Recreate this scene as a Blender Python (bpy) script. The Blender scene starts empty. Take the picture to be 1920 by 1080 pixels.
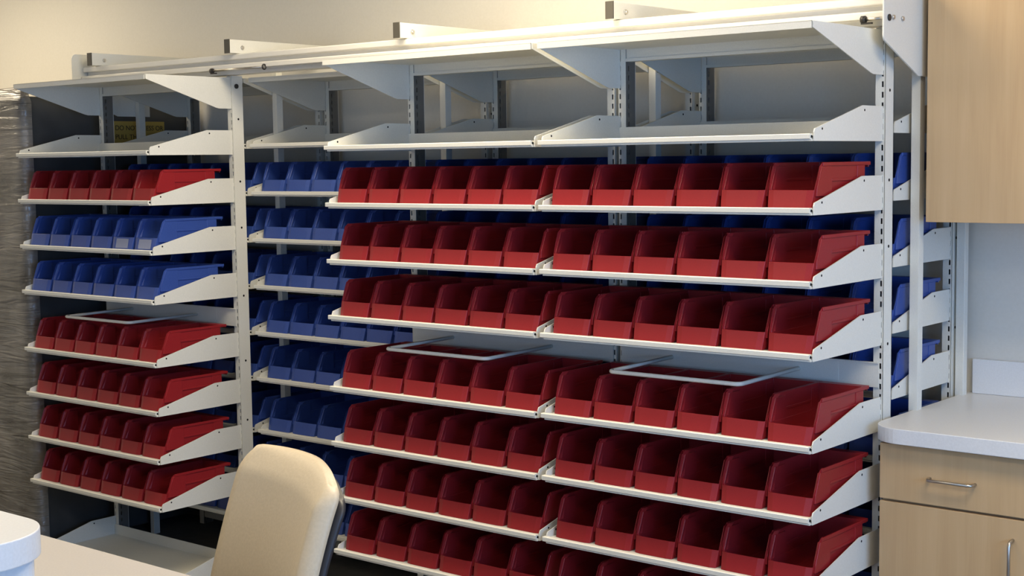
import bpy, bmesh, math, random
from mathutils import Vector, Matrix
random.seed(7)
PI = math.pi
scn = bpy.context.scene
COL = scn.collection

# ------------------------------------------------------------------ camera
yaw, pit, rol, FPX = 0.6909, -0.0883, -0.014, 2699.8
fw = Vector((-math.sin(yaw)*math.cos(pit), math.cos(yaw)*math.cos(pit), math.sin(pit)))
rt = Vector((math.cos(yaw), math.sin(yaw), 0)); up = rt.cross(fw)
r2 = rt*math.cos(rol)+up*math.sin(rol); u2 = -rt*math.sin(rol)+up*math.cos(rol)
cd = bpy.data.cameras.new('camera'); cam = bpy.data.objects.new('camera', cd); COL.objects.link(cam)
M = Matrix((r2, u2, -fw)).transposed().to_4x4(); M.translation = (3.3657, -3.1597, 1.6)
cam.matrix_world = M
cd.sensor_width = 36; cd.lens = FPX/1920*36; cd.clip_start = .05
scn.camera = cam
vs = scn.view_settings
vs.view_transform = 'Standard'; vs.look = 'None'; vs.gamma = 1; vs.exposure = 0; vs.use_curve_mapping = False

# ------------------------------------------------------------------ world and lights
CEIL, XL, XR, YF, YB = 2.75, -4.2, 5.0, -5.2, 0.92
w = bpy.data.worlds.new('sky'); scn.world = w; w.use_nodes = True
w.node_tree.nodes['Background'].inputs[0].default_value = (.55, .75, 1, 1)
w.node_tree.nodes['Background'].inputs[1].default_value = 1.5
WARM = (1, .85, .62); COOL = (.20, .47, 1)
TROFFERS = [(.62, -.30, 45), (-3.0, -.16, 26), (3.0, -.8, 30), (.3, -2.9, 14), (3.4, -3.0, 18), (-2.6, -2.9, 8)]
def area(name, loc, rot, sx, sy, p, col):
    l = bpy.data.lights.new(name, 'AREA'); l.shape = 'RECTANGLE'; l.size = sx; l.size_y = sy
    l.energy = p; l.color = col
    o = bpy.data.objects.new(name, l); COL.objects.link(o); o.location = loc; o.rotation_euler = rot
    return o
WIN_R = (-2.9, -.5, .95, 2.15)      # window in the right wall: y0, y1, z0, z1
WIN_F = (.6, 3.8, .95, 2.15)        # window in the wall behind the camera: x0, x1, z0, z1
area('window_daylight', (XR-.02, (WIN_R[0]+WIN_R[1])/2, (WIN_R[2]+WIN_R[3])/2), (0, PI/2, 0), 1.15, 2.3, 74, COOL)
area('window_daylight', ((WIN_F[0]+WIN_F[1])/2, YF+.02, (WIN_F[2]+WIN_F[3])/2), (PI/2, 0, 0), 3.1, 1.15, 26, COOL)

# ------------------------------------------------------------------ materials
def mat(name, col, rough=.5, metal=0, spec=.5, coat=0):
    m = bpy.data.materials.new(name); m.use_nodes = True
    b = m.node_tree.nodes['Principled BSDF']
    b.inputs['Base Color'].default_value = (*col, 1); b.inputs['Roughness'].default_value = rough
    b.inputs['Metallic'].default_value = metal; b.inputs['Specular IOR Level'].default_value = spec
    b.inputs['Coat Weight'].default_value = coat
    return m
def noise_col(m, c1, c2, scale=(1, 1, 1), ns=5, detail=4, bump=0, rough=None):
    nt = m.node_tree; N = nt.nodes; L = nt.links; b = N['Principled BSDF']
    tc = N.new('ShaderNodeTexCoord'); mp = N.new('ShaderNodeMapping'); mp.inputs['Scale'].default_value = scale
    nz = N.new('ShaderNodeTexNoise'); nz.inputs['Scale'].default_value = ns; nz.inputs['Detail'].default_value = detail
    cr = N.new('ShaderNodeValToRGB'); cr.color_ramp.elements[0].position = .35; cr.color_ramp.elements[1].position = .65
    cr.color_ramp.elements[0].color = (*c1, 1); cr.color_ramp.elements[1].color = (*c2, 1)
    L.new(tc.outputs['Object'], mp.inputs[0]); L.new(mp.outputs[0], nz.inputs[0]); L.new(nz.outputs[0], cr.inputs[0])
    L.new(cr.outputs[0], b.inputs['Base Color'])
    if bump:
        bp = N.new('ShaderNodeBump'); bp.inputs['Strength'].default_value = bump; bp.inputs['Distance'].default_value = .002
        L.new(nz.outputs[0], bp.inputs['Height']); L.new(bp.outputs[0], b.inputs['Normal'])
    return m
WHITE = noise_col(mat('white_powder_coat', (.7, .68, .62), .38), (.69, .68, .61), (.73, .72, .65), ns=300, bump=.05)
RAILM = mat('track_white', (.78, .76, .70), .22, .1)
RED = noise_col(mat('red_plastic', (.5, .03, .035), .38, spec=.32), (.255, .0140, .017), (.275, .0155, .019), ns=260, bump=.06)
BLUE = noise_col(mat('blue_plastic', (.03, .06, .33), .38), (.029, .066, .275), (.034, .074, .30), ns=260, bump=.06)
BLACK = mat('black_rubber', (.02, .018, .016), .5)
CAP = mat('dark_end_cap', (.06, .055, .045), .5)
DARK = mat('dark_hole', (.01, .01, .01), .9, spec=.1)
STEEL = mat('brushed_steel', (.55, .52, .47), .28, 1)
POSTSHADE = mat('post_inner_shade', (.17, .165, .15), .5, .3)  # dark grey for the posts' inner faces: shade painted into the colour
ZINC = mat('zinc_bolt', (.6, .58, .54), .35, .9)
WALL = noise_col(mat('painted_wall', (.72, .67, .56), .75), (.71, .675, .59), (.73, .695, .61), ns=120, bump=.15)
CEILM = noise_col(mat('ceiling_tile', (.8, .79, .75), .9), (.78, .77, .73), (.82, .81, .78), ns=90, bump=.3)
FLOORM = noise_col(mat('vinyl_floor', (.3, .28, .25), .5), (.10, .095, .085), (.13, .12, .11), ns=30)
LAM = noise_col(mat('white_laminate', (.7, .68, .63), .35), (.70, .70, .69), (.74, .74, .73), ns=220)
LAMW = noise_col(mat('desk_laminate', (.7, .62, .52), .4), (.47, .445, .43), (.50, .475, .455), ns=200)
def wood(name, a, b, c):
    m = mat(name, a, .42); nt = m.node_tree; N = nt.nodes; L = nt.links; bs = N['Principled BSDF']
    tc = N.new('ShaderNodeTexCoord'); mp = N.new('ShaderNodeMapping'); mp.inputs['Scale'].default_value = (14, 14, .9)
    nz = N.new('ShaderNodeTexNoise'); nz.inputs['Scale'].default_value = 2.2; nz.inputs['Detail'].default_value = 8; nz.inputs['Distortion'].default_value = .6
    mp2 = N.new('ShaderNodeMapping'); mp2.inputs['Scale'].default_value = (220, 220, 5)
    n2 = N.new('ShaderNodeTexNoise'); n2.inputs['Scale'].default_value = 1.5; n2.inputs['Detail'].default_value = 3
    mx = N.new('ShaderNodeMath'); mx.operation = 'MULTIPLY_ADD'; mx.inputs[1].default_value = .35
    cr = N.new('ShaderNodeValToRGB'); e = cr.color_ramp.elements
    e[0].position = .42; e[0].color = (*b, 1); e[1].position = .95; e[1].color = (*c, 1)
    k = e.new(.66); k.color = (*a, 1)
    L.new(tc.outputs['Object'], mp.inputs[0]); L.new(tc.outputs['Object'], mp2.inputs[0])
    L.new(mp.outputs[0], nz.inputs[0]); L.new(mp2.outputs[0], n2.inputs[0])
    L.new(n2.outputs[0], mx.inputs[0]); L.new(nz.outputs[0], mx.inputs[2]); L.new(mx.outputs[0], cr.inputs[0])
    L.new(cr.outputs[0], bs.inputs['Base Color'])
    return m
WOOD = wood('maple_laminate', (.55, .37, .19), (.51, .335, .17), (.585, .40, .212))
CREAM = noise_col(mat('cream_vinyl', (.6, .5, .34), .45), (.58, .485, .34), (.62, .52, .37), ns=160, bump=.12)
CHAIRD = mat('chair_dark_shell', (.025, .025, .03), .45)
YEL = mat('yellow_label', (.36, .27, .06), .5)
INK = mat('label_ink', (.03, .02, .01), .6)
CARD = mat('cardboard', (.30, .22, .14), .8)
SLATE = noise_col(mat('slate_cabinet', (.04, .045, .055), .45), (.040, .043, .046), (.055, .058, .060), ns=8)
LENS = bpy.data.materials.new('lamp_lens'); LENS.use_nodes = True
_b = LENS.node_tree.nodes['Principled BSDF']; _b.inputs['Emission Color'].default_value = (*WARM, 1); _b.inputs['Emission Strength'].default_value = 3
GLASS = mat('window_glass', (1, 1, 1), .02); GLASS.node_tree.nodes['Principled BSDF'].inputs['Transmission Weight'].default_value = 1
def film():
    m = mat('stretch_film', (.2, .19, .17), .09, spec=1.0); nt = m.node_tree; N = nt.nodes; L = nt.links; b = N['Principled BSDF']
    tc = N.new('ShaderNodeTexCoord'); mp = N.new('ShaderNodeMapping'); mp.inputs['Scale'].default_value = (1.2, 1.2, 12)
    mp.inputs['Rotation'].default_value = (0, .16, 0)
    nz = N.new('ShaderNodeTexNoise'); nz.inputs['Scale'].default_value = 2.6; nz.inputs['Detail'].default_value = 12; nz.inputs['Distortion'].default_value = 1.2
    bp = N.new('ShaderNodeBump'); bp.inputs['Strength'].default_value = 1; bp.inputs['Distance'].default_value = .013
    n2 = N.new('ShaderNodeTexNoise'); n2.inputs['Scale'].default_value = 5; n2.inputs['Detail'].default_value = 5
    cr = N.new('ShaderNodeValToRGB'); e = cr.color_ramp.elements; e[0].position = .35; e[1].position = .7
    e[0].color = (.13, .12, .105, 1); e[1].color = (.32, .30, .27, 1)
    b.inputs['Alpha'].default_value = .82
    L.new(tc.outputs['Object'], mp.inputs[0]); L.new(mp.outputs[0], nz.inputs[0]); L.new(nz.outputs[0], bp.inputs['Height'])
    L.new(bp.outputs[0], b.inputs['Normal']); L.new(tc.outputs['Object'], n2.inputs[0]); L.new(n2.outputs[0], cr.inputs[0]); L.new(cr.outputs[0], b.inputs['Base Color'])
    return m
FILM = film()
CLEAR = bpy.data.materials.new('clear_sleeve'); CLEAR.use_nodes = True
_n = CLEAR.node_tree.nodes; _b = _n['Principled BSDF']; _b.inputs['Base Color'].default_value = (.8, .85, .95, 1); _b.inputs['Roughness'].default_value = .1; _b.inputs['Alpha'].default_value = .28

# ------------------------------------------------------------------ helpers
def box(bm, x0, x1, y0, y1, z0, z1, mi=0):
    v = [bm.verts.new(p) for p in ((x0,y0,z0),(x1,y0,z0),(x1,y1,z0),(x0,y1,z0),(x0,y0,z1),(x1,y0,z1),(x1,y1,z1),(x0,y1,z1))]
    for q in ((0,3,2,1),(4,5,6,7),(0,1,5,4),(1,2,6,5),(2,3,7,6),(3,0,4,7)):
        bm.faces.new([v[i] for i in q]).material_index = mi
def prism(bm, pts, a0, a1, axis='x', mi=0):
    """polygon extruded along an axis; pts are (y,z) for x, (x,z) for y, (x,y) for z"""
    def P(p, a): return {'x': (a, p[0], p[1]), 'y': (p[0], a, p[1]), 'z': (p[0], p[1], a)}[axis]
    A = [bm.verts.new(P(p, a0)) for p in pts]; B = [bm.verts.new(P(p, a1)) for p in pts]; n = len(pts)
    bm.faces.new(A).material_index = mi; bm.faces.new(B[::-1]).material_index = mi
    for i in range(n): bm.faces.new((A[i], B[i], B[(i+1) % n], A[(i+1) % n])).material_index = mi
def tube(bm, path, r, seg=10, mi=0, closed=False):
    path = [Vector(p) for p in path]; rings = []; n = len(path); prev = None
    for i, p in enumerate(path):
        t = (path[min(i+1, n-1)]-path[max(i-1, 0)]).normalized()
        if prev is None:
            a = t.orthogonal().normalized()
        else:
            a = (prev-t*prev.dot(t)).normalized()
        prev = a; b = t.cross(a)
        rr = r[i] if isinstance(r, (list, tuple)) else r
        rings.append([bm.verts.new(p+(a*math.cos(2*PI*k/seg)+b*math.sin(2*PI*k/seg))*rr) for k in range(seg)])
    for i in range(n-1):
        for k in range(seg):
            f = bm.faces.new((rings[i][k], rings[i][(k+1) % seg], rings[i+1][(k+1) % seg], rings[i+1][k])); f.smooth = True; f.material_index = mi
    bm.faces.new(rings[0][::-1]).material_index = mi; bm.faces.new(rings[-1]).material_index = mi
def disc(bm, c, r, h, axis='x', seg=14, mi=0):
    c = Vector(c); d = {'x': Vector((1,0,0)), 'y': Vector((0,1,0)), 'z': Vector((0,0,1))}[axis]
    tube(bm, [c-d*h/2, c+d*h/2], r, seg, mi)
def arc(c, r, a0, a1, n):  return [(c[0]+r*math.cos(a0+(a1-a0)*i/n), c[1]+r*math.sin(a0+(a1-a0)*i/n)) for i in range(n+1)]
def obj(name, bm, mats, parent=None, loc=(0,0,0), bevel=0, smooth=False, seg=2):
    bmesh.ops.recalc_face_normals(bm, faces=bm.faces)
    me = bpy.data.meshes.new(name); bm.to_mesh(me); bm.free()
    for m in (mats if isinstance(mats, (list, tuple)) else [mats]): me.materials.append(m)
    if smooth:
        for p in me.polygons: p.use_smooth = True
    o = bpy.data.objects.new(name, me); COL.objects.link(o); o.location = loc
    if parent: o.parent = parent
    if bevel:
        b = o.modifiers.new('bevel', 'BEVEL'); b.width = bevel; b.segments = seg; b.limit_method = 'ANGLE'; b.angle_limit = math.radians(40)
    return o
def tag(o, label, cat, group=None, kind=None):
    o['label'] = label; o['category'] = cat
    if group: o['group'] = group
    if kind: o['kind'] = kind
    return o
def thing(name, label, cat, loc=(0,0,0), group=None, rz=0):
    o = bpy.data.objects.new(name, None); COL.objects.link(o); o.location = loc; o.rotation_euler = (0, 0, rz); o.empty_display_size = .1
    return tag(o, label, cat, group)
def dup(root, loc, label, group=None):
    r = root.copy(); COL.objects.link(r); r.location = loc; r['label'] = label
    if group: r['group'] = group
    for ch in list(root.children):
        c = ch.copy(); COL.objects.link(c); c.parent = r
        for g in list(ch.children):
            d = g.copy(); COL.objects.link(d); d.parent = c
    return r
NB = bmesh.new

# ------------------------------------------------------------------ the room
def struct(name, bm, m, **k):
    o = obj(name, bm, m, **k); o['kind'] = 'structure'; return o
T = .12
b = NB(); box(b, XL-T, XR+T, YF-T, YB+T, -.1, 0); struct('floor', b, FLOORM)
b = NB(); box(b, XL-T, XR+T, YF-T, YB+T, CEIL, CEIL+.1); struct('ceiling', b, CEILM)
b = NB(); box(b, XL-T, XR+T, YB, YB+T, 0, CEIL); struct('wall_back', b, WALL)
b = NB(); box(b, XL-T, XL, YF, YB, 0, CEIL); struct('wall_left', b, WALL)
y0, y1, z0, z1 = WIN_R
b = NB(); box(b, XR, XR+T, YF, y0, 0, CEIL); box(b, XR, XR+T, y1, YB, 0, CEIL); box(b, XR, XR+T, y0, y1, 0, z0); box(b, XR, XR+T, y0, y1, z1, CEIL); struct('wall_right', b, WALL)
b = NB()
for a0, a1, c0, c1 in ((y0, y1, z0, z0+.04), (y0, y1, z1-.04, z1), (y0, y0+.04, z0, z1), (y1-.04, y1, z0, z1), ((y0+y1)/2-.02, (y0+y1)/2+.02, z0, z1)): box(b, XR+.03, XR+.08, a0, a1, c0, c1)
wf = struct('window_1', b, WHITE); b = NB(); box(b, XR+.05, XR+.056, y0+.04, y1-.04, z0+.04, z1-.04); obj('pane', b, GLASS, wf)
x0, x1, z0, z1 = WIN_F
b = NB(); box(b, XL-T, x0, YF-T, YF, 0, CEIL); box(b, x1, XR+T, YF-T, YF, 0, CEIL); box(b, x0, x1, YF-T, YF, 0, z0); box(b, x0, x1, YF-T, YF, z1, CEIL); struct('wall_front', b, WALL)
b = NB()
for a0, a1, c0, c1 in ((x0, x1, z0, z0+.04), (x0, x1, z1-.04, z1), (x0, x0+.04, z0, z1), (x1-.04, x1, z0, z1), ((x0+x1)/2-.02, (x0+x1)/2+.02, z0, z1)): box(b, a0, a1, YF-.08, YF-.03, c0, c1)
wf = struct('window_2', b, WHITE); b = NB(); box(b, x0+.04, x1-.04, YF-.056, YF-.05, z0+.04, z1-.04); obj('pane', b, GLASS, wf)
b = NB(); box(b, XL, XR, YB-.012, YB, 0, .1); struct('baseboard_back', b, mat('grey_baseboard', (.12, .11, .10), .6))
for i, (x, y, p) in enumerate(TROFFERS):
    t = thing('ceiling_light', 'recessed rectangular ceiling light %s' % ['above the middle of the shelving', 'above the wrapped cabinet', 'above the counter', 'in the room centre', 'above the photographer', 'near the left wall'][i], 'ceiling light', (x, y, CEIL), 'ceiling lights')
    b = NB(); box(b, -.62, .62, -.32, -.30, -.03, 0); box(b, -.62, .62, .30, .32, -.03, 0); box(b, -.62, -.60, -.3, .3, -.03, 0); box(b, .60, .62, -.3, .3, -.03, 0); obj('light_frame', b, WHITE, t)
    b = NB(); box(b, -.60, .60, -.30, .30, -.012, -.004); obj('diffuser', b, LENS, t)
    area('lamp_glow', (x, y, CEIL-.035), (0, 0, 0), 1.2, .6, p, WARM)

# ------------------------------------------------------------------ shelving dimensions
BW, DEP = .84, .382
FRONT = {'left': -1.762, 'middle': 0.0, 'right': .864}
REAR = {'behind left unit': -1.765, 'in the open gap': -.888, 'behind middle unit': -.012, 'behind right unit': .864}
YR = .449
FZ = [1.637, 1.457, 1.2775, 1.098, .869, .690, .5125, .336]
RZ = [1.659, 1.479, 1.301, 1.122, .943, .766, .563, .386, .209]
PW = .0015                       # sheet metal

def side_panel_bm(poly, holes=()):
    b = NB(); prism(b, poly, -PW, PW)
    for (y, z) in holes: disc(b, (0, y, z), .0032, 2*PW+.0008, 'x', 10, 1)
    return b
def make_shelf(loc, label, group):
    t = thing('metal_shelf', label, 'shelf', loc, group)
    b = NB(); box(b, .002, BW-.002, .004, DEP-.006, .0125, .0145); box(b, .002, BW-.002, DEP-.008, DEP-.006, .0125, .057)
    obj('deck', b, WHITE, t)
    b = NB(); prism(b, [(-.007,.006),(-.0055,.0045),(.008,.0045),(.010,.006),(.010,.0165),(.008,.018),(-.0055,.018),(-.007,.0165)], -.006, BW-.0065)
    prism(b, [(-.003,0),(.012,0),(.012,.0045),(-.003,.0045)], .004, BW-.004)
    disc(b, (BW-.0062, .002, .011), .0035, .0012, 'x', 10, 1)
    obj('front_lip', b, [WHITE, DARK], t)
    poly = [(.004, 0), (.004, .022), (.008, .030), (.255, .089), (.264, .091), (DEP, .091), (DEP, 0)]
    for x in (PW, BW-PW):
        o = obj('side_panel', side_panel_bm(poly, ((.045, .03), (.275, .079))), [WHITE, DARK], t); o.location.x = x
    return t
def make_canopy(loc, label, group):
    t = thing('canopy_shelf', label, 'shelf', loc, group)
    b = NB(); box(b, .002, BW-.002, .0, DEP, .011, .013); box(b, -.004, BW-.004, -.006, -.003, -.005, .013); box(b, -.004, BW-.004, -.006, .0, .011, .013)
    box(b, .3, .54, .02, .05, .008, .011)
    obj('deck', b, WHITE, t)
    poly = [(-.002, .011), (-.002, -.004), (.31, -.100), (.325, -.103), (DEP, -.103), (DEP, .013), (.01, .011)]
    for x in (PW, BW-PW):
        o = obj('side_panel', side_panel_bm(poly), [WHITE, DARK], t); o.location.x = x
    return t
def post_bm(mirror, ztop):
    """tube post: slotted front face, white outer and rear faces, inner face coloured dark to stand for shade; mirror = left post (inner face on +x)"""
    b = NB(); s = -1 if mirror else 1
    w, d = .027, .052
    def bx(xa, xb, y0, y1, z0, z1, mi=0): box(b, min(s*xa, s*xb), max(s*xa, s*xb), y0, y1, z0, z1, mi)
    bx(w-.002, w, 0, d, 0, ztop); bx(0, w, d-.002, d, 0, ztop)
    bx(0, .017, 0, .002, 0, ztop); bx(.0225, w, 0, .002, 0, ztop)
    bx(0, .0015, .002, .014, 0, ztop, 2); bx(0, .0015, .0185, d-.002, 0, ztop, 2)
    z = .06
    while z < ztop-.03:
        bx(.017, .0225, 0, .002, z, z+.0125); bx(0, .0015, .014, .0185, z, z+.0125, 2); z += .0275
    bx(.017, .0225, 0, .002, 0, .06)
    for zz in (.12, .35, .62, .85, 1.10, 1.36, 1.535, 1.77):
        if zz < ztop: disc(b, (s*w, .028, zz), .0042, .0012, 'x', 10, 1)
    return b
def make_frame(loc, ztop, label, group):
    t = thing('shelving_frame', label, 'shelving frame', loc, group)
    o = obj('slotted_post', post_bm(True, ztop), [WHITE, DARK, POSTSHADE], t); o.location = (.0215, DEP, 0)
    o = obj('slotted_post', post_bm(False, ztop), [WHITE, DARK, POSTSHADE], t); o.location = (BW-.0215, DEP, 0)
    b = NB(); box(b, .022, BW-.022, DEP+.004, DEP+.03, ztop-.045, ztop-.004); box(b, .022, BW-.022, DEP+.0005, DEP+.004, ztop-.045, ztop-.036)
    obj('header_bar', b, WHITE, t)
    b = NB(); box(b, .022, BW-.022, DEP+.006, DEP+.03, .03, .075); obj('base_bar', b, WHITE, t)
    return t

# front units and rear units
ROWW = ['top', 'second', 'third', 'fourth', 'fifth', 'sixth', 'seventh', 'eighth']
ORD = ['leftmost', 'second from left', 'third from left', 'fourth from left', 'fifth from left', 'rightmost']
F0 = make_frame((0, 0, 0), 1.932, '', 'front sliding shelving frames'); S0 = C0 = None
firstF = True
def place(proto, loc, label, group):
    """first use moves the prototype itself, later uses copy it"""
    if not proto.get('used_once'):
        proto['used_once'] = 1; proto.location = loc; proto['label'] = label; proto['group'] = group; return proto
    r = dup(proto, loc, label, group); return r
S0 = make_shelf((0,0,0), '', ''); C0 = make_canopy((0,0,0), '', '')
for u, x in FRONT.items():
    f = place(F0, (x, 0, 0), 'white slotted steel frame of the %s front sliding shelving unit' % u, 'front sliding shelving frames')
    if u == 'left': LEFT_FRAME = f
    place(C0, (x, 0, 1.912), 'white sloping-sided canopy shelf topping the %s front unit' % u, 'canopy shelves')
    place(S0, (x, 0, FZ[0]), 'empty white metal shelf under the canopy of the %s front unit' % u, 'front unit shelves')
    for r in range(7):
        place(S0, (x, 0, FZ[r+1]), 'white metal shelf under the %s row of bins of the %s front unit' % (ROWW[r], u), 'front unit shelves')
    place(S0, (x, 0, .034), 'empty white base shelf at the floor of the %s front unit' % u, 'front unit shelves')
for u, x in REAR.items():
    f = place(F0, (x, YR, 0), 'white slotted steel frame of the rear shelving bay %s' % u, 'rear shelving frames')
    place(C0, (x, YR, 1.912), 'white canopy shelf topping the rear bay %s' % u, 'canopy shelves')
    place(S0, (x, YR, RZ[0]), 'empty white metal shelf under the canopy of the rear bay %s' % u, 'rear bay shelves')
    for r in range(8):
        place(S0, (x, YR, RZ[r+1]), 'white metal shelf under the %s row of blue bins, rear bay %s' % (ROWW[r], u), 'rear bay shelves')
for o in list(bpy.data.objects):
    if 'used_once' in o: del o['used_once']

# ------------------------------------------------------------------ bins
def bin_mesh(name, m):
    W2, L_, H, HL = .0655, .286, .113, .046       # half width at rim, body length, height, front lip height
    def hw(z): return .0598+(W2-.0598)*min(1, z/.075)
    c = .017; b = NB(); th = .0022
    def V(p): return b.verts.new(p)
    def ysl(z):  # front outline
        return .0+z*.011/HL if z <= HL else .011+(z-HL)*.026/(H-HL)
    zs = [0, HL, .075, .104, H]
    Lc = []; 
    rows = {}
    for s in (-1, 1):
        for i, z in enumerate(zs):
            ex = 0 if i < 4 else .010
            yo = ysl(z)+.004+ex
            rows[s, i] = (V((s*(hw(z)-c), ysl(z), z)) if i < 2 else V((s*(hw(z)-.0065), yo+.021, z)), V((s*hw(z), yo, z)), V((s*hw(z), L_-(0 if z else .006), z)))
        lipv = V((s*(hw(HL)-.0065), ysl(HL)+.025, HL))
        for i in range(4):
            a, d = rows[s, i], rows[s, i+1]
            b.faces.new((lipv if i == 1 else a[0], a[1], d[1], d[0])); b.faces.new((a[1], a[2], d[2], d[1]))
    b.faces.new((rows[-1,0][0], rows[1,0][0], rows[1,1][0], rows[-1,1][0]))                      # front
    for i in range(4): b.faces.new((rows[-1,i][2], rows[1,i][2], rows[1,i+1][2], rows[-1,i+1][2]))  # back
    q = [rows[-1,0][0], rows[1,0][0], rows[1,0][1], rows[1,0][2], rows[-1,0][2], rows[-1,0][1]]; b.faces.new(q)
    bmesh.ops.recalc_face_normals(b, faces=b.faces)
    bmesh.ops.solidify(b, geom=b.faces[:], thickness=th)
    # side ribs, top rims, hanging lip
    for s in (-1, 1):
        def sx(a, c_, *r): box(b, min(s*a, s*c_), max(s*a, s*c_), *r)
        wt = W2
        sx(wt-.002, wt+.0025, .052, L_+.028, H-.009, H)
        prism(b, [(.046, H-.009), (.100, H-.009), (.100, .030), (.020, .030), (.022, .050)], s*(wt-.006), s*(wt+.0018))
        sx(wt-.004, wt+.0018, .240, L_-.004, .03, H-.009)
        sx(wt-.004, wt+.0018, .100, .240, .066, .073)
        prism(b, [(.02, .004), (.24, .004), (.24, .046), (.02, .046)], s*.0590, s*.0615)
    box(b, -W2+.002, W2-.002, L_-.002, L_+.028, H-.004, H); box(b, -W2+.002, W2-.002, L_+.024, L_+.028, H-.014, H-.004)
    o = obj(name, b, m, bevel=.0008, seg=1)
    return o
RB = bin_mesh('storage_bin', RED); BB = bin_mesh('storage_bin', BLUE)
BINS = []
def put_bin(color, loc, label, group):
    pr = RB if color == 'red' else BB
    if pr.get('u') is None: pr['u'] = 1; o = pr
    else: o = pr.copy(); COL.objects.link(o)
    o.location = loc; tag(o, label, 'storage bin', group)
    if 'u' in o: 
        if o is not pr: del o['u']
    BINS.append(o); return o
PITCH = .1368
for u, x in FRONT.items():
    for r in range(7):
        color = 'blue' if (u == 'left' and r in (1, 2)) else 'red'
        for k in range(6):
            jx = random.uniform(-.0006, .0006); jy = random.uniform(-.001, .002)
            o = put_bin(color, (x+.0785+k*PITCH+jx, .019+jy, FZ[r+1]+.0148), '%s plastic bin, %s in the %s bin row of the %s front unit' % (color, ORD[k], ROWW[r], u), '%s bins on the %s front unit' % (color, u))
            if u == 'left' and r == 1 and k in (4, 5):
                b = NB(); box(b, -.034, .038, -.0004, .0006, .006, .040)
                for v in b.verts: v.co.y += v.co.z*.011/.046-.0006
                obj('label_sleeve', b, CLEAR, o)
for u, x in REAR.items():
    for r in range(8):
        for k in range(6):
            if (u, r, k) in SKIP if 'SKIP' in globals() else False: continue
            jy = random.uniform(-.001, .003)
            put_bin('blue', (x+.0800+k*PITCH, YR+.019+jy, RZ[r+1]+.0148), 'blue bin, %s in the %s row of rear bay %s' % (ORD[k], ROWW[r], u), 'blue bins on the rear bays')
for o in (RB, BB):
    if 'u' in o: del o['u']

# ------------------------------------------------------------------ hanging rod racks
def rod_rack(x, label, first=[None]):
    if first[0] is not None: return dup(first[0], (x, 0, 0), label)
    t = thing('rod_rack', label, 'rod rack', (x, 0, 0), 'U-shaped rod racks'); first[0] = t
    z = 1.014; xa, xb, yf = .185, .600, .058; r = .018
    path = [(xa, DEP-.004, z+.004), (xa, yf+r, z)]+[(px, py, z) for px, py in arc((xa+r, yf+r), r, PI, 1.5*PI, 6)]+[(px, py, z) for px, py in arc((xb-r, yf+r), r, 1.5*PI, 2*PI, 6)]+[(xb, DEP-.004, z+.004)]
    b = NB(); tube(b, path, .0058, 12); obj('bent_rod', b, WHITE, t)
    b = NB(); box(b, .004, BW-.004, DEP-.005, DEP-.002, .985, 1.052); box(b, .004, BW-.004, DEP-.01, DEP-.001, 1.050, 1.053)
    box(b, xb-.02, xb+.12, DEP-.0055, DEP-.004, .990, 1.046); box(b, xa-.10, xa+.03, DEP-.0055, DEP-.004, .990, 1.046)
    obj('back_plate', b, WHITE, t)
    return t
for u, x in FRONT.items(): rod_rack(x, 'white U-shaped rod rack above the fourth bin row of the %s front unit' % u)

# ------------------------------------------------------------------ overhead track and its frame
b = NB(); prism(b, [(.324,1.950),(.324,1.966),(.328,1.969),(.356,1.969),(.356,1.985),(.336,1.985),(.334,1.988),(.334,2.003),(.338,2.006),(.420,2.006),(.420,1.934),(.362,1.934),(.362,1.950)], -1.796, 1.744)
tag(obj('overhead_rail', b, RAILM, bevel=.0015), 'long white steel track rail running above all three front units', 'rail')
b = NB(); prism(b, [(.790,1.946),(.84,1.946),(.84,2.006),(.790,2.006)], -1.796, 1.744)
tag(obj('overhead_rail', b, RAILM, bevel=.0015), 'white rear track rail beside the wall above the rear bays', 'rail')
t0 = None
for i, x in enumerate((-1.715, -.852, .012, .873)):
    lab = ['leftmost white cross arm with dark end cap above the left front unit', 'white cross arm with dark end cap above the gap right of left unit', 'white cross arm with dark end cap above left end of the middle unit', 'white cross arm with dark cap above left end of the right unit'][i]
    if t0 is None:
        t0 = thing('track_arm', lab, 'bracket arm', (x, .3, 2.0075), 'track cross arms')
        b = NB(); box(b, 0, .027, .004, YB-.3, 0, .050); obj('arm_bar', b, WHITE, t0, bevel=.002)
        b = NB(); box(b, -.0005, .0275, 0, .004, -.0005, .0505); obj('end_cap', b, CAP, t0)
        b = NB(); disc(b, (.029, .062, .022), .008, .004, 'x', 6); disc(b, (.031, .062, .022), .0045, .009, 'x', 10); obj('bolt', b, ZINC, t0)
    else: dup(t0, (x, .3, 2.0075), lab)
UP = [(-1.797, 'left of the left unit'), (-.921, 'between left rear bay and the open gap bay'), (-.0445, 'between the open gap bay and middle rear bay'), (.831, 'between the middle and right rear bays'), (1.714, 'at the right end beside the counter')]
t0 = None
for x, s in UP:
    lab = 'narrow white steel upright %s' % s
    if t0 is None:
        b = NB(); box(b, 0, .025, 0, .030, 0, 2.0); disc(b, (.025, .012, 1.868), .004, .001, 'x', 10, 1); t0 = tag(obj('frame_upright', b, [WHITE, DARK], loc=(x, .585, 0), bevel=.002), lab, 'upright', 'frame uprights')
    else:
        o = t0.copy(); COL.objects.link(o); o.location = (x, .535 if x > 1.6 else .585, 0); o['label'] = lab
b = NB(); box(b, 1.716, 1.742, .846, .872, 0, 2.0); tag(obj('wall_upright', b, WHITE, bevel=.002), 'white upright standing against the wall behind the counter end', 'upright')
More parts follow.
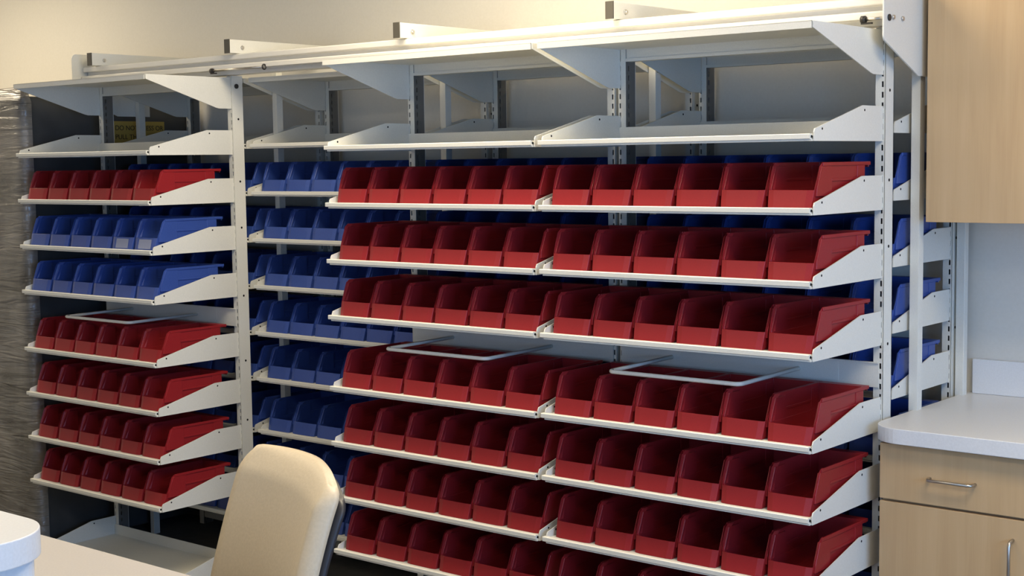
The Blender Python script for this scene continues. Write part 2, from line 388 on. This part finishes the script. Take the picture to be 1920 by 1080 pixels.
for x, lab in ((1.7475, 'large white end plate holding the track beside the wood cabinet'), (-1.8015, 'white end plate with rounded corner at the far left track end')):
    t = thing('end_plate', lab, 'end plate', (x, 0, 0), 'track end plates')
    pts = [(.285, 2.035), (.285, 1.905)]+[(.285+.02-.02*math.cos(a), 1.905-.02*math.sin(a)) for a in (.3, .6, .8)]+[(.482, 1.814), (.497, 1.808), (.66, 1.808), (.66, 2.058)]+arc((.305, 2.038), .02, PI/2, PI, 5)
    b = NB(); prism(b, pts, -.0025, .0025); obj('plate', b, WHITE, t, bevel=.001)
    b = NB(); disc(b, (.004, .313, 1.949), .0085, .004, 'x', 14, 0); obj('bumper_stud', b, BLACK, t)
    b = NB(); disc(b, (.005, .335, 1.951), .006, .006, 'x', 6); obj('bolt', b, ZINC, t)
    b = NB(); disc(b, (.005, .391, 1.951), .006, .005, 'x', 6); obj('bolt', b, ZINC, t)
for x0_, x1_, lab in ((-.955, -.655, 'black-tipped stop rod on the rail above the gap beside left unit'), (1.672, 1.743, 'short black-tipped stop rod on the rail beside the right end plate')):
    t = thing('stop_rod', lab, 'stop rod', (x0_, .318, 1.949), 'rail stop rods'); L_ = x1_-x0_
    b = NB(); tube(b, [(0, 0, 0), (L_, 0, 0)], .0042, 12); obj('rod', b, STEEL, t)
    b = NB(); disc(b, (.006, 0, 0), .0095, .013, 'x', 6); box(b, .0, .03, -.004, .004, -.0125, -.008); obj('rubber_bumper', b, BLACK, t)
    if L_ > .1:
        b = NB()
        for k in range(16):
            a = 2*PI*k/16
        ring = [(L_, .0085*math.cos(2*PI*k/20), .0085*math.sin(2*PI*k/20)) for k in range(21)]
        tube(b, ring, .0028, 8); obj('ring', b, BLACK, t)
b = NB(); disc(b, (BW+.0068, DEP+.022, 1.893), .009, .005, 'x', 16); obj('round_plug', b, BLACK, LEFT_FRAME)

# ------------------------------------------------------------------ wrapped cabinet at the left
t = thing('wrapped_cabinet', 'tall slate-grey cabinet wrapped in clear stretch film left of the shelving', 'cabinet', (-2.35, .5, 0))
b = NB(); box(b, -.46, .50, -.410, .395, .03, 1.885); obj('cabinet_body', b, SLATE, t, bevel=.01)
b = NB(); box(b, -.47, .30, -.428, -.411, .10, .50); obj('cardboard_sheet', b, CARD, t)
random.seed(11)
from mathutils import noise
b = NB(); nu, nv = 150, 150; per = []
x0_, x1_, ya, yb, rc = -.48, .514, -.435, .398, .035
path = [(x0_, yb), (x0_, ya+rc)]+arc((x0_+rc, ya+rc), rc, PI, 1.5*PI, 5)+arc((x1_-rc, ya+rc), rc, 1.5*PI, 2*PI, 5)+[(x1_, ya+rc+.014)]
# resample the wrap path
seglen = [0]
for i in range(1, len(path)): seglen.append(seglen[-1]+math.dist(path[i], path[i-1]))
def at(s):
    for i in range(1, len(path)):
        if s <= seglen[i] or i == len(path)-1:
            f = (s-seglen[i-1])/max(1e-9, seglen[i]-seglen[i-1]); a, c = path[i-1], path[i]
            d = Vector((c[0]-a[0], c[1]-a[1])).normalized(); return a[0]+(c[0]-a[0])*f, a[1]+(c[1]-a[1])*f, d.y, -d.x
grid = []
for j in range(nv+1):
    z = .05+1.86*j/nv; row = []
    for i in range(nu+1):
        s = seglen[-1]*i/nu; x, y, nx, ny = at(s)
        n = noise.fractal(Vector((s*2.0, z*5+s*1.5, 3.1)), 1, 2, 3)*.003
        if x > .47: n = n*.35-.001
        inn = .0 if z < 1.86 else (z-1.86)*.5
        row.append(b.verts.new((x+nx*(n-inn), y+ny*(n-inn), z+(noise.noise(Vector((s*5, 0, 0)))*.012 if j == nv else 0))))
    grid.append(row)
for j in range(nv):
    for i in range(nu):
        f = b.faces.new((grid[j][i], grid[j][i+1], grid[j+1][i+1], grid[j+1][i])); f.smooth = True
me = obj('stretch_film', b, FILM, t)
b = NB()
for k in range(3):
    tube(b, [(-.48+.11*i, -.36+.02*k+.012*math.sin(i*1.7+k), 1.90+.012*k*math.cos(i*.9)+.008*math.sin(i*2.3+k)) for i in range(9)], .014, 8)
obj('bunched_film', b, mat('bunched_film', (.13, .11, .09), .3), t)
b = NB(); box(b, -.0006, .0006, 0, .275, 0, .10); lb = obj('warning_label', b, YEL, t); lb['label'] = 'yellow warning label'; lb.location = (.5012, -.005, 1.69)
def text(s, size, loc, rot, m, parent, name):
    cu = bpy.data.curves.new(name, 'FONT'); cu.body = s; cu.size = size; cu.extrude = .0003
    o = bpy.data.objects.new(name, cu); COL.objects.link(o)
    dg = bpy.context.evaluated_depsgraph_get(); me = bpy.data.meshes.new_from_object(o.evaluated_get(dg)); bpy.data.objects.remove(o)
    me.materials.clear(); me.materials.append(m); o = bpy.data.objects.new(name, me); COL.objects.link(o); o.parent = parent; o.location = loc; o.rotation_euler = rot
    return o
text('DO NOT PRESS OR', .029, (.0010, .020, .062), (PI/2, 0, PI/2), INK, lb, 'lettering')
text('PULL THIS', .029, (.0010, .020, .024), (PI/2, 0, PI/2), INK, lb, 'lettering')

# ------------------------------------------------------------------ counter and cabinets on the right
CX0, CX1 = 1.727, 4.2
r_ = .085
pts = [(CX1, .252)]+[(CX1, YB-.001), (CX0, YB-.001), (CX0, .252+r_)]+arc((CX0+r_, .252+r_), r_, PI, 1.5*PI, 10)
b = NB(); prism(b, pts, .865, .905, 'z'); tag(obj('countertop', b, LAM, bevel=.002), 'off-white laminate countertop with rounded corner over the wood base cabinets', 'countertop')
b = NB(); box(b, 1.7465, CX1, YB-.02, YB-.001, .9055, 1.006); tag(obj('backsplash', b, LAM, bevel=.001), 'low white backsplash along the wall behind the countertop', 'backsplash')
def handle(parent, p0, p1, m=STEEL):
    p0, p1 = Vector(p0), Vector(p1); d = (p1-p0).normalized(); o_ = Vector((0, -.028, 0)); c = .01
    path = [p0, p0+o_*.6, p0+o_*.88+d*c*.35, p0+o_+d*c, p1+o_-d*c, p1+o_*.88-d*c*.35, p1+o_*.6, p1]
    b = NB(); tube(b, path, .0042, 10); obj('handle', b, m, parent)
def base_cab(x, wd, doors, label):
    t = thing('base_cabinet', label, 'cabinet', (x, .285, 0), 'wood base cabinets')
    b = NB(); box(b, 0, wd, .022, YB-.287, .10, .864); box(b, 0.02, wd-.02, .07, YB-.30, 0, .10); obj('cabinet_body', b, WOOD, t)
    n = doors; dw = wd/n
    for i in range(n):
        a, c = i*dw+.0015, (i+1)*dw-.0015
        b = NB(); box(b, a, c, 0, .020, .713, .858); d = obj('drawer', b, WOOD, t, bevel=.001)
        mx = (a+c)/2; handle(d, (mx-.0585, .001, .781), (mx+.0585, .001, .781))
        b = NB(); box(b, a, c, 0, .020, .104, .706); d = obj('door', b, WOOD, t, bevel=.001)
        hx = c-.040 if i == 0 else a+.04
        handle(d, (hx, .001, .655), (hx, .001, .54))
base_cab(1.7475, .394, 1, 'light wood base cabinet with one drawer and door beside the shelving')
base_cab(2.143, .80, 2, 'wide light wood base cabinet further right under the countertop')
base_cab(2.945, .80, 2, 'light wood base cabinet at the far right under the countertop')
def upper(x, wd, n, label):
    t = thing('wall_cabinet', label, 'cabinet', (x, .505, 1.42), 'wood wall cabinets')
    b = NB(); box(b, 0, wd, .022, YB-.506, 0, .92); obj('cabinet_body', b, WOOD, t)
    for i in range(n):
        b = NB(); box(b, i*wd/n+.0015, (i+1)*wd/n-.0015, 0, .02, .001, .919); obj('door', b, WOOD, t, bevel=.001)
upper(1.769, .80, 2, 'light wood wall cabinet above the counter beside the track end plate')
upper(2.572, .80, 2, 'light wood wall cabinet further right above the counter')

# ------------------------------------------------------------------ desk and raised ledge
t = thing('desk', 'long cream-topped desk in the lower left foreground', 'desk', (0, 0, 0))
b = NB(); box(b, -.9, 1.36, -1.945, -1.31, .71, .74); obj('desktop', b, LAMW, t, bevel=.002)
for x in (-.86, 1.30):
    b = NB(); box(b, x, x+.03, -1.92, -1.35, 0, .71); obj('panel_leg', b, LAMW, t)
t = thing('transaction_counter', 'raised white ledge with rounded corner at the bottom left', 'counter', (0, 0, 0))
r_ = .13
r_ = .11
pts = [(-.9, -2.28), (1.464, -2.28)]+arc((1.464-r_, -1.93-r_), r_, 0, PI/2, 12)+[(-.9, -1.93)]
b = NB(); prism(b, pts, 1.008, 1.05, 'z'); obj('ledge_top', b, LAM, t, bevel=.002)
b = NB(); prism(b, [(-.85, -2.24), (1.428, -2.24)]+arc((1.398, -1.986), .03, 0, PI/2, 6)+[(-.85, -1.956)], 0, 1.008, 'z'); obj('ledge_wall', b, LAM, t)

# ------------------------------------------------------------------ office chair
t = thing('office_chair', 'cream padded office chair with dark shell facing the desk', 'chair', (.99, -1.13, 0), rz=-.33)
# local: faces -y
def sheet(hw_f, hh, base, th0, name, m, off=0, nu=24, nv=30, grow=0, back=None):
    b = NB(); F = []; B_ = []
    for j in range(nv+1):
        v = j/nv; fr, br = [], []
        for i in range(nu+1):
            u = -1+2*i/nu
            v = 1-(1-j/nv)**1.7; h = hw_f(v)+grow; dz = (1-v)*hh; rr_ = .042
            if dz < rr_: h -= rr_-math.sqrt(max(0, rr_**2-(rr_-dz)**2))
            x = u*h
            edge = max(0, (abs(u)-.55)/.45)
            zt = v*hh*(1-.035*edge**2.2*0)
            z = base+zt - (v**4)*(.028 if u > 0 else .004)*abs(u)**2.4
            lean = (v-.35)*.13+.05*(v-.5)**2
            y = lean - .035*u*u + off
            rim = min(1, (1-abs(u))*18, (1-v)*9+.0, v*9+.25)
            rim = max(0, rim)**.5
            fr.append(b.verts.new((x, y-th0*rim*.75, z))); br.append(b.verts.new((x, y+(th0*.25 if back is None else back), z)))
        F.append(fr); B_.append(br)
    def fc(*q): f = b.faces.new(q); f.smooth = True
    for j in range(nv):
        for i in range(nu):
            fc(F[j][i], F[j][i+1], F[j+1][i+1], F[j+1][i]); fc(B_[j][i], B_[j+1][i], B_[j+1][i+1], B_[j][i+1])
        fc(F[j][0], F[j+1][0], B_[j+1][0], B_[j][0]); fc(F[j][nu], B_[j][nu], B_[j+1][nu], F[j+1][nu])
    for i in range(nu):
        fc(F[0][i], B_[0][i], B_[0][i+1], F[0][i+1]); fc(F[nv][i], F[nv][i+1], B_[nv][i+1], B_[nv][i])
    return obj(name, b, m, t)
hwf = lambda v: .234+.016*(1-v)
sheet(hwf, .50, .46, .045, 'backrest_cushion', CREAM)
sheet(lambda v: hwf(v)-.010, .470, .460, .02, 'backrest_shell', CHAIRD, off=.020, back=.010)
b = NB(); prism(b, arc((-.17, .17), .06, PI/2, PI, 5)+arc((-.17, -.17), .08, PI, 1.5*PI, 5)+arc((.17, -.17), .08, 1.5*PI, 2*PI, 5)+arc((.17, .17), .06, 0, PI/2, 5), .42, .48, 'z')
s = obj('seat', b, CREAM, t, bevel=.02, seg=4); s.location = (0, -.26, 0)
b = NB(); box(b, -.04, .04, -.12, .045, .385, .415); prism(b, [(.0, .385), (.045, .385), (.06, .6), (.03, .6)], -.04, .04); obj('back_support', b, CHAIRD, t)
b = NB(); tube(b, [(0, -.26, .08), (0, -.26, .39)], .025, 14); box(b, -.1, .1, -.36, -.16, .39, .42); obj('gas_column', b, CHAIRD, t)
for k in range(5):
    a = 2*PI*k/5+.3; dx, dy = math.cos(a), math.sin(a)
    b = NB(); tube(b, [(0, -.26, .10), (dx*.14, -.26+dy*.14, .085), (dx*.29, -.26+dy*.29, .062)], [.026, .022, .014], 10); l = obj('leg', b, CHAIRD, t)
    b = NB(); disc(b, (dx*.29, -.26+dy*.29, .027), .027, .04, 'y', 16); obj('caster', b, BLACK, l)
for s_ in (-1, 1):
    b = NB(); tube(b, [(s_*.10, -.26, .40), (s_*.27, -.26, .41), (s_*.285, -.25, .50), (s_*.285, -.23, .62)], .013, 10); box(b, s_*.285-.035, s_*.285+.035, -.36, -.12, .62, .645); obj('armrest', b, CHAIRD, t, bevel=.006)
